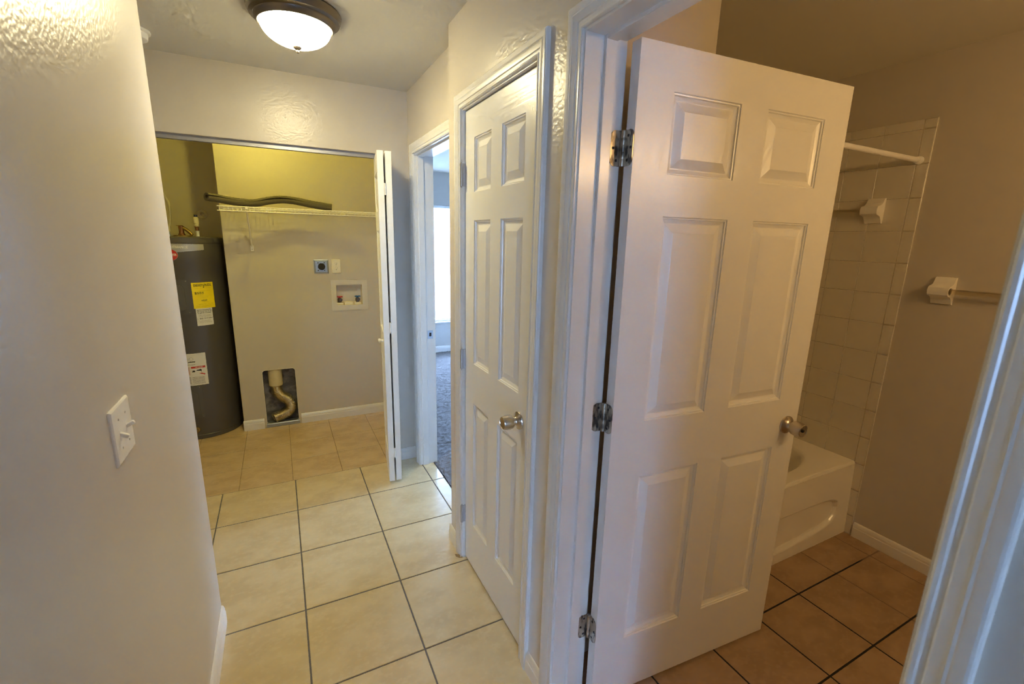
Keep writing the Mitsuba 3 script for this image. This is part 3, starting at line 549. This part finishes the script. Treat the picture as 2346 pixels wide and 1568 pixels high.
# white return sticker
tW = tht(-1.265); wW = HR * (tht(-1.170) - tW); zb = 0.876
ws = put('notice_sticker', wrap(sheet(wW, 0.127, 0.0006), tW, zb, HR), m_paper, parent=wh, label='white notice sticker')
for i, s in enumerate(('DO NOT RETURN THIS', 'WATER HEATER TO THE', 'PLACE OF PURCHASE')): ttext(s, 0.0072, tW, zb + 0.112 - 0.0115 * i, m_ink, ws, width=wW * (.88 if i < 2 else .80), dx=wW * (.06 if i < 2 else .10))
ttext('1-866-279-4566', 0.0090, tW, zb + 0.048, m_ink, ws, width=wW * .92, dx=wW * .04)
lines(ws, tW, zb, [(.1 * wW, .9 * wW, y, .0012) for y in (.078, .073, .068, .063)] + [(.1 * wW, .9 * wW, y, .0012) for y in (.038, .032, .026, .02)], m_greyink)
# warning label
tD = tht(-1.243) - 0.215 / HR; wD = 0.215; zb = 0.430
wl = put('warning_label', wrap(sheet(wD, 0.244, 0.0006, nx=20), tD, zb, HR), m_paper, parent=wh, label='large white warning label')
put('banner', wrap(sheet(.088, .015, .0003).apply_translation((wD - .098, .131, 0)), tD, zb, HR + .0008), m_red, parent=wl)
ttext('DANGER', 0.008, tD, zb + 0.1345, m_paper, wl, r=HR + .0012, width=0.045, dx=wD - .072)
ttext('UL LISTED', 0.006, tD, zb + 0.178, m_ink, wl, width=0.042, dx=wD - .108) if False else None
put('seal', wrap(cat_(*[trimesh.creation.extrude_polygon(Polygon([(r * math.cos(t), r * math.sin(t)) for r, t in ((.0105, 2 * math.pi * i / 24), (.0125, 2 * math.pi * i / 24), (.0125, 2 * math.pi * (i + 1) / 24), (.0105, 2 * math.pi * (i + 1) / 24))]), .0003, engine='earcut') for i in range(24)]).apply_translation((wD - .090, .204, 0)), tD, zb, HR + .0008), m_greyink, parent=wl)
lines(wl, tD, zb, [(wD - .111, wD - .068, .178, .007)], m_ink); lines(wl, tD, zb, [(wD - .145, wD - .07, .158, .004)], m_greyink)
lines(wl, tD, zb, [(.09, .112, .205 - .011 * i, .002) for i in range(4)] + [(.012, .08, .225 - .011 * i, .003) for i in range(8)] + [(.012, wD - .106, .062 - .0095 * i, .005) for i in range(6)] + [(wD - .098, wD - .02, .062 - .0085 * i, .003) for i in range(7)], m_greyink)
lines(wl, tD, zb, [(.012, wD - .106, .136 - .0085 * i, .005) for i in range(7)], m_pinkink)
def blob(pts): return wrap(trimesh.creation.extrude_polygon(Polygon(pts), .0003, engine='earcut'), tD, zb, HR + .0009)
put('pictogram', cat_(blob([(wD - .095, .103), (wD - .076, .103), (wD - .076, .115), (wD - .09, .116)]), blob([(wD - .066, .112), (wD - .036, .108), (wD - .036, .121), (wD - .046, .123), (wD - .05, .118), (wD - .066, .120)]), blob([(wD - .044, .108), (wD - .036, .101), (wD - .036, .108)])), m_ink, parent=wl)
put('pictogram', blob([(wD - .056, .090), (wD - .018, .076), (wD - .013, .083), (wD - .035, .093)]), m_red, parent=wl)
# drain valve, pipes on top
dv = lathe([(0.018, -0.01), (0.018, 0.012), (0.010, 0.014), (0.010, 0.030), (0.014, 0.032), (0.014, 0.044), (0.010, 0.046), (0.009, 0.036), (0, 0.036)], 24, (HC[0] + HR * math.sin(tht(-1.350)), HC[1] - HR * math.cos(tht(-1.350)), 0.083), (math.sin(tht(-1.350)), -math.cos(tht(-1.350)), 0))
put('drain_valve', dv, m_brass, smooth=35, parent=wh)
cx, cy = -1.2255, 2.95
cw = put('cold_pipe', cat_(lathe([(0.0115, 1.513), (0.0115, 1.556)], 20, (cx, cy, 0)), lathe([(0.0135, 1.545), (0.0135, 1.556), (0, 1.556)], 20, (cx, cy, 0))), m_white, smooth=35, parent=wh, label='capped pipe stub')
put('copper_sleeve', lathe([(0.0125, 1.552), (0.0125, 1.580), (0.0145, 1.582), (0.0145, 1.588), (0, 1.588)], 20, (cx, cy, 0)), m_copper, smooth=35, parent=cw)
put('valve_body', lathe([(0.014, 1.586), (0.0155, 1.590), (0.0155, 1.600), (0.0125, 1.602), (0.0125, 1.606), (0.0165, 1.609), (0.0170, 1.640), (0.0150, 1.650), (0.0115, 1.657), (0, 1.657)], 24, (cx, cy, 0)), m_ivory, smooth=35, parent=cw)
put('cap', lathe([(0.0115, 1.655), (0.0115, 1.671), (0.010, 1.673), (0, 1.673)], 20, (cx, cy, 0)), m_navy, smooth=35, parent=cw)
put('wall_flange', lathe([(0.016, 0), (0.036, 0), (0.034, 0.006), (0.016, 0.009)], 28, (-1.222, 3.3195, 1.690), (0, -1, 0)), m_ivory2, smooth=35, label='pale round pipe collar on the alcove wall behind the water heater', cat='pipe collar')
tp = put('relief_valve', lathe([(0, 1.514), (0.020, 1.515), (0.022, 1.522), (0.0215, 1.530), (0.0165, 1.536), (0.0165, 1.572), (0.0180, 1.576), (0.0180, 1.588), (0, 1.590)], 24, (-1.322, 2.94, 0)), m_copper, smooth=35, parent=wh, label='copper relief valve with lever')
put('lever', rbox(-1.352, -1.310, 2.930, 2.950, 1.5895, 1.5935, 0.0015), m_brass, parent=tp)
put('drain_arm', cat_(tube(catmull([(-1.318, 2.94, 1.577), (-1.296, 2.935, 1.566), (-1.274, 2.93, 1.545), (-1.256, 2.925, 1.524)], 8), np.linspace(0.0125, 0.0105, 25), 14), ), m_brass, smooth=35, parent=tp)
put('escutcheon', lathe([(0.058, 1.513), (0.058, 1.519), (0.052, 1.522), (0, 1.523)], 36, (-1.310, 2.90, 0)), m_brass, smooth=35, parent=wh)
cp = catmull([(-1.47, 3.0, 1.86), (-1.425, 2.93, 1.835), (-1.388, 2.86, 1.80), (-1.366, 2.85, 1.75), (-1.362, 2.85, 1.69), (-1.370, 2.85, 1.62), (-1.384, 2.85, 1.55), (-1.386, 2.85, 1.512)], 14); cp, cs = resample(cp, 0.0011)
put('wire_conduit', tube(cp, 0.0098 + 0.0011 * np.sin(cs / 0.0055 * 2 * np.pi), 12, ref=(0, 1, 0.2)), m_conduit, smooth=50, parent=wh, label='flexible ribbed cable conduit')
put('conduit_fitting', lathe([(0.014, 1.512), (0.014, 1.528), (0.011, 1.530), (0.011, 1.545), (0, 1.545)], 16, (-1.386, 2.85, 0)), m_galv, smooth=35, parent=wh)

# ------------------------------------------------------------------ laundry wall fittings
YF = LY - 0.0004
el = thing('dryer_outlet', 'square metal plate with a round black dryer outlet', 'outlet')
ex, ez = -0.398, 1.300
P = np.array([[[ex + q * a, YF - d, ez + q * b] for a, b in ((1, 1), (-1, 1), (-1, -1), (1, -1), (1, 1))] for q, d in ((0.0545, 0.0), (0.0545, 0.004), (0.0500, 0.005), (0.0430, 0.013), (0.0, 0.013))])
pm = grid_mesh(P); pm.merge_vertices(); pm.update_faces(pm.nondegenerate_faces()); pm.fix_normals()
put('plate', pm, m_galv, parent=el)
put('receptacle', lathe([(0.0275, 0.0125), (0.0270, 0.017), (0.024, 0.018), (0, 0.018)], 36, (ex + .002, YF, ez), (0, -1, 0)), m_dark, smooth=35, parent=el)
for a in (-1, 1):
    for b in (-1, 1): put('screw_hole', lathe([(0.0045, 0.0125), (0.0045, 0.0136), (0, 0.0136)], 12, (ex + a * 0.0235, YF, ez + b * 0.030), (0, -1, 0)), m_dark, parent=el)
ol = thing('wall_outlet', 'ivory duplex wall outlet beside the metal dryer outlet', 'outlet')
op = place((-0.2855, YF, 1.302), (1, 0, 0), (0, -1, 0))
put('plate', op(plate_mesh(0.068, 0.112, 0.0055)), m_ivory, parent=ol)
for z in (0.0195, -0.0195):
    rc = put('receptacle', op(slab('y', rrect(-.0165, .0165, z - .0145, z + .0145, 0.012), 0.005, 0.0066)), m_ivory, parent=ol)
    put('slot', op(cat_(box(-.0075, -.0055, .0064, .0069, z + .0005, z + .0085), box(.0055, .0075, .0064, .0069, z + .0015, z + .0080), lathe([(.0026, .0064), (.0026, .0069), (0, .0069)], 10, (0, 0, z - .0065), (0, 1, 0)))), m_dark, parent=rc)
put('screw', op(lathe([(.003, .005), (.0025, .0062), (0, .0065)], 10, (0, 0, 0), (0, 1, 0))), m_ivory2, parent=ol)
wb = thing('washer_supply_box', 'beige recessed washing machine valve box in the laundry wall', 'valve box')
fr = sbox(-0.336, 0.939, -0.050, 1.191).difference(sbox(WB[0], WB[2], WB[1], WB[3]))
put('frame', slab('y', fr, YF - 0.006, YF), m_ivory2, parent=wb)
put('recess', cat_(box(WB[0] - .003, WB[1] + .003, LY + 0.085, LY + 0.088, WB[2] - .003, WB[3] + .003), box(WB[0] - .003, WB[0], LY - .003, LY + .086, WB[2] - .003, WB[3] + .003), box(WB[1], WB[1] + .003, LY - .003, LY + .086, WB[2] - .003, WB[3] + .003), box(WB[0], WB[1], LY - .003, LY + .086, WB[2] - .003, WB[2]), box(WB[0], WB[1], LY - .003, LY + .086, WB[3], WB[3] + .003)), m_ivory, parent=wb)
put('drain_cover', rbox(-0.236, -0.166, LY + 0.012, LY + 0.075, WB[2], WB[2] + 0.022, 0.004), m_ivory, parent=wb)
for x, mt, nm in ((-0.270, m_red, 'red hot water handle'), (-0.128, m_blue, 'blue cold water handle')):
    put('grommet', rbox(x - .026, x + .026, LY + 0.008, LY + 0.078, WB[2], WB[2] + 0.017, 0.004), m_ivory, parent=wb)
    vb = put('valve', cat_(lathe([(0.012, WB[2] + .015), (0.012, WB[2] + .026), (0.0155, WB[2] + .028), (0.0155, WB[2] + .050), (0.010, WB[2] + .054), (0, WB[2] + .054)], 20, (x, LY + 0.040, 0)), lathe([(0.0095, 0.010), (0.0095, 0.024), (0.0125, 0.026), (0.0125, 0.040), (0.0105, 0.0405), (0.0105, 0.032), (0, 0.032)], 20, (x + .006, LY + 0.048, WB[2] + .040), (0, -1, 0))), m_bronze, smooth=35, parent=wb)
    put('handle', cat_(rbox(x - .020, x + .026, LY + .033, LY + .047, WB[2] + .059, WB[2] + .070, .003), lathe([(.008, WB[2] + .052), (.008, WB[2] + .060)], 14, (x, LY + .040, 0))), mt, parent=vb, label=nm)
# dryer vent box
vb = thing('dryer_vent_box', 'rounded recessed metal dryer vent box low in the laundry wall', 'vent box')
inner = rrect(VX0, VX1, VZ0 - .03, VZ1, 0.022); shell = inner.buffer(0.004).difference(inner)
put('shell', cat_(slab('y', shell, LY + 0.012, LY + 0.100), slab('y', inner.buffer(.004), LY + 0.100, LY + 0.104)), m_lint, smooth=30, parent=vb)
lip = rrect(VX0 - .003, VX1 + .003, VZ0, VZ1 + .003, .025).difference(rrect(VX0 + .002, VX1 - .002, VZ0 + .002, VZ1 - .002, .021))
put('lip', slab('y', lip, LY - .002, LY + .003), m_ivory2, parent=vb)
put('sill', rbox(VX0 - .004, VX1 + .004, LY - 0.008, LY + 0.06, 0.0005, 0.031, 0.003), m_galv, parent=vb)
put('vent_pipe', lathe([(0.047, 0.338), (0.051, 0.342), (0.051, 0.482), (0, 0.483)], 40, (-0.7985, LY + 0.054, 0)), m_ventpipe, smooth=35, parent=vb, label='cream coloured rigid pipe')
sp_ = [(820, 560), (822, 640), (850, 730), (930, 810), (1040, 870), (1098, 950), (1090, 1040), (1020, 1105), (920, 1150), (830, 1190), (775, 1235)]
Rm = np.stack([rgt * math.cos(ROLL) + upv * math.sin(ROLL), upr, fwd])
fp = [(-0.7970, LY + .052, 0.352), (-0.7965, LY + .050, 0.320), (-0.7880, LY + .046, 0.277), (-0.7620, LY + .044, 0.238), (-0.7200, LY + .044, 0.206), (-0.7010, LY + .044, 0.168), (-0.7040, LY + .044, 0.128), (-0.7300, LY + .042, 0.098), (-0.7680, LY + .040, 0.081), (-0.8050, LY + .036, 0.073), (-0.8350, LY + .026, 0.064)]
dp, ds = resample(catmull(fp, 16), 0.0009)
put('flexible_duct', tube(dp, 0.0425 + 0.0034 * np.sin(ds / 0.0085 * 2 * np.pi), 26, ref=(0, 1, 0.05), caps=False), m_foil, smooth=60, parent=vb, label='crinkled silver flexible duct')

# ------------------------------------------------------------------ bathroom: tile wall, bathtub, rods
wt = 'wall_bath_right'; put('grout', box(BX - 0.0070, BX - .0003, -0.134, BY1, 0.0, 2.130), m_wgrout, parent=wt)
put('grout', box(0.588, BX - .006, BY1 - 0.0058, BY1 - .0003, 0.40, 2.130), m_wgrout, parent='wall_tub_back')
ys_ = [-0.136, -0.086, 0.068, 0.220, 0.372, 0.524, BY1]; zs_ = [2.087 - .152 * k for k in range(14)] ; zs_ = [2.131] + zs_ + [0.0]
g = 0.0011
for a, b in zip(ys_[:-1], ys_[1:]):
    for c, d in zip(zs_[1:], zs_[:-1]):
        if b > -0.05 and d < 0.40: continue
        m = chamfer_tile(sbox(a + g, c + g, b - g, d - g), 0.0, 0.0075, 0.0005 if a > -.1 else 0.003); v = m.vertices
        m = trimesh.Trimesh(np.c_[BX - v[:, 2], v[:, 0], v[:, 1]], m.faces, process=False); m.fix_normals(); put('tile', m, m_wtile, parent=wt)
for i in range(10):
    a, b = BX - 0.0076 - .152 * i - .152, BX - 0.0076 - .152 * i
    a = max(a, 0.588)
    for c, d in zip(zs_[1:], zs_[:-1]):
        if d < 0.40 or b - a < .02: continue
        m = chamfer_tile(sbox(a + g, c + g, b - g, d - g), 0.0, 0.0075, 0.0009); v = m.vertices
        m = trimesh.Trimesh(np.c_[v[:, 0], BY1 - v[:, 2], v[:, 1]], m.faces, process=False); m.fix_normals(); put('tile', m, m_wtile, parent='wall_tub_back')
tb = thing('bathtub', 'white bathtub with recessed apron behind the open bathroom door', 'bathtub')
TX0, TX1, TY0, TY1, TZ = 0.5875, BX - 0.0078, -0.088, BY1 - .0080, 0.424
def sup(cx, cy, a, b, n, k=72):
    t = np.linspace(0, 2 * np.pi, k, endpoint=False); c, s = np.cos(t), np.sin(t); return np.c_[cx + a * np.sign(c) * np.abs(c) ** (2 / n), cy + b * np.sign(s) * np.abs(s) ** (2 / n)]
k = 72; rings = []
t = np.linspace(0, 2 * np.pi, k, endpoint=False); c, s = np.cos(t), np.sin(t)
def rectring(x0, x1, y0, y1): q = np.maximum(np.abs(c), np.abs(s)); return np.c_[(x0 + x1) / 2 + (x1 - x0) / 2 * c / q, (y0 + y1) / 2 + (y1 - y0) / 2 * s / q]
rings.append(np.c_[rectring(TX0, TX1, TY0 - .004, TY1), np.full(k, TZ - 0.016)]); rings.append(np.c_[rectring(TX0, TX1, TY0, TY1), np.full(k, TZ - 0.004)]); rings.append(np.c_[rectring(TX0 + .008, TX1 - .002, TY0 + .010, TY1 - .002), np.full(k, TZ)])
for f, z, n in ((1.03, TZ, 3.2), (1.0, TZ - .003, 3.2), (0.975, TZ - .014, 3.2), (0.955, TZ - .05, 3.1), (0.90, TZ - .18, 3.0), (0.84, TZ - .28, 2.9), (0.76, TZ - .33, 2.8), (0.5, TZ - .345, 2.6), (0.02, TZ - .345, 2.2)):
    rings.append(np.c_[sup(1.300, 0.283, 0.565 * f, 0.300 * f, n, k), np.full(k, z)])
Rg = np.array(rings); Rg = np.concatenate([Rg, Rg[:, :1]], 1); tm = grid_mesh(Rg); tm.merge_vertices(); tm.fix_normals()
put('basin', tm, m_tub, smooth=50, parent=tb)
axs, azs = np.linspace(TX0, TX1, 190), np.linspace(0.001, TZ - 0.016, 74); gx, gz = np.meshgrid(axs, azs, indexing='ij')
pp = Polygon([(0.74, 0.052), (0.74, 0.245), (1.70, 0.245), (1.82, 0.236), (1.872, 0.215), (1.885, 0.18), (1.875, 0.135), (1.84, 0.100), (1.75, 0.082), (1.5, 0.062), (1.2, 0.055)]).buffer(-.012).buffer(.012)
import shapely
pts = shapely.points(gx.ravel(), gz.ravel()); sd_ = shapely.distance(pts, pp.exterior) * np.where(shapely.contains(pp, pts), 1, -1)
tt = np.clip((sd_.reshape(gx.shape) + .003) / .015, 0, 1); dep = 0.020 * tt * tt * (3 - 2 * tt)
gy = TY0 - .004 - 0.014 * (1 - gz / TZ) + dep
am = grid_mesh(np.stack([gx, gy, gz], -1)); am.fix_normals()
put('apron', am, m_tub, smooth=True, parent=tb)
sr = put('shower_rod', rod((TX0 + 0.001, -0.096, 1.951), (BX - 0.009, -0.096, 1.951), 0.0115, 20), m_white, smooth=35, label='white shower curtain rod over the bathtub', cat='shower rod')
put('flange', lathe([(0.0185, 0), (0.0185, 0.004), (0.0165, 0.012), (0.0150, 0.024), (0.0115, 0.024)], 28, (BX - .0077, -0.096, 1.951), (-1, 0, 0)), m_white, smooth=35, parent=sr)
put('flange', lathe([(0.0185, 0), (0.0185, 0.004), (0.0165, 0.012), (0.0150, 0.024), (0.0115, 0.024)], 28, (TX0 + .0003, -0.096, 1.951), (1, 0, 0)), m_white, smooth=35, parent=sr)
import manifold3d as m3
def post(yc_, zc_, side, x0=BX, sc=1.0):
    pr = [(0, -0.061), (0.010, -0.060), (0.013, -0.057), (0.020, -0.041), (0.031, -0.029), (0.046, -0.0235), (0.058, -0.0215), (0.066, -0.016), (0.070, 0), (0.066, 0.016), (0.058, 0.0215), (0.046, 0.0235), (0.031, 0.029), (0.020, 0.041), (0.013, 0.057), (0.010, 0.060), (0, 0.061)]
    cs_ = m3.CrossSection([np.array(pr)[::1]]); mm = m3.Manifold.extrude(cs_, 0.074)        # (d, z) extruded along y
    mm = mm.translate((0, 0, -0.037)); hole = m3.Manifold.cylinder(0.030, 0.0160, 0.0160, 32).translate((0.0485, 0, -0.0375 if side < 0 else 0.0085))
    mm = mm - hole; q = mm.to_mesh(); v = q.vert_properties[:, :3]
    r = trimesh.Trimesh(np.c_[x0 - v[:, 0], yc_ + v[:, 2], zc_ + v[:, 1]], q.tri_verts, process=False); r.fix_normals(); return r
def towelbar(label, y_post, z, side, L, x0):
    kk = put('towel_bar', post(y_post, z, side, x0), m_ceramic, smooth=40, label=label, cat='towel bar')
    y_in = y_post + side * 0.012; put('post', post(y_post + side * L, z, -side, x0), m_ceramic, smooth=40, parent=kk)
    kb = put('bar', lathe([(0, 0), (0.0112, 0), (0.0112, L - 0.024), (0, L - 0.024)], 24, (x0 - 0.0485, y_in, z), (0, side, 0)), 'mat_acrylic', smooth=40, parent=kk, label='clear acrylic bar')
    scene[kb].pop('bsdf'); scene[kb]['bsdf'] = {'type': 'ref', 'id': 'mat_acrylic'}
towelbar('white ceramic post holding a clear bar on the tiles above the bathtub', 0.042, 1.729, 1, 0.48, BX - .0076)
towelbar('white ceramic post of the clear towel bar on the brown bathroom wall', -0.292, 1.366, -1, 0.61, BX - .0003)

# ------------------------------------------------------------------ windows
w1 = thing('window_1', 'bright white bedroom window seen past the doorway', 'window', kind='structure')
wx0, wx1, wz0, wz1, wy = 0.62, 2.25, 0.425, 1.955, BFY + 0.11
put('frame', slab('y', sbox(wx0, wz0, wx1, wz1).difference(sbox(wx0 + .03, wz0 + .03, wx1 - .03, wz1 - .03)), wy - .02, wy + .02), m_white, parent=w1)
put('meeting_rail', box((wx0 + wx1) / 2 + .15, (wx0 + wx1) / 2 + .19, wy - .018, wy + .018, wz0 + .03, wz1 - .03), m_white, parent=w1)
put('pane', slab('y', sbox(wx0 + .03, wz0 + .03, wx1 - .03, wz1 - .03), wy, wy + .0001) if False else trimesh.Trimesh([[wx0 + .03, wy, wz0 + .03], [wx1 - .03, wy, wz0 + .03], [wx1 - .03, wy, wz1 - .03], [wx0 + .03, wy, wz1 - .03]], [[0, 1, 2], [0, 2, 3]], process=False), 'mat_pane', parent=w1)
put('sill', rbox(wx0 - .02, wx1 + .02, BFY - 0.018, BFY + 0.09, wz0 - 0.018, wz0 + .001, 0.004), m_sill, parent=w1)
put('blind_rail', rbox(wx0 + .012, wx1 - .012, BFY + .02, BFY + .055, wz1 - .034, wz1 - .002, .003), m_white, parent=w1, label='white blind head rail')
put('blind_rail', rbox(wx0 + .012, wx1 - .012, BFY + .028, BFY + .045, wz0 + .004, wz0 + .018, .003), m_greyink, parent=w1)
w2 = thing('window_2', 'bedroom side window', 'window', kind='structure')
put('frame', slab('x', sbox(1.3, 0.5, 2.9, 2.0).difference(sbox(1.33, 0.53, 2.87, 1.97)), 4.06, 4.10), m_white, parent=w2)
put('sill', rbox(3.982, 4.09, 1.28, 2.92, 0.482, 0.501, 0.004), m_sill, parent=w2)
w3 = thing('window_3', 'sliding glass door of the living room', 'window', kind='structure')
put('frame', slab('y', sbox(-2.0, 0.05, -1.15, 2.1).difference(sbox(-1.95, 0.10, -1.60, 2.05)).difference(sbox(-1.55, 0.10, -1.20, 2.05)), -4.35, -4.30), m_white, parent=w3)
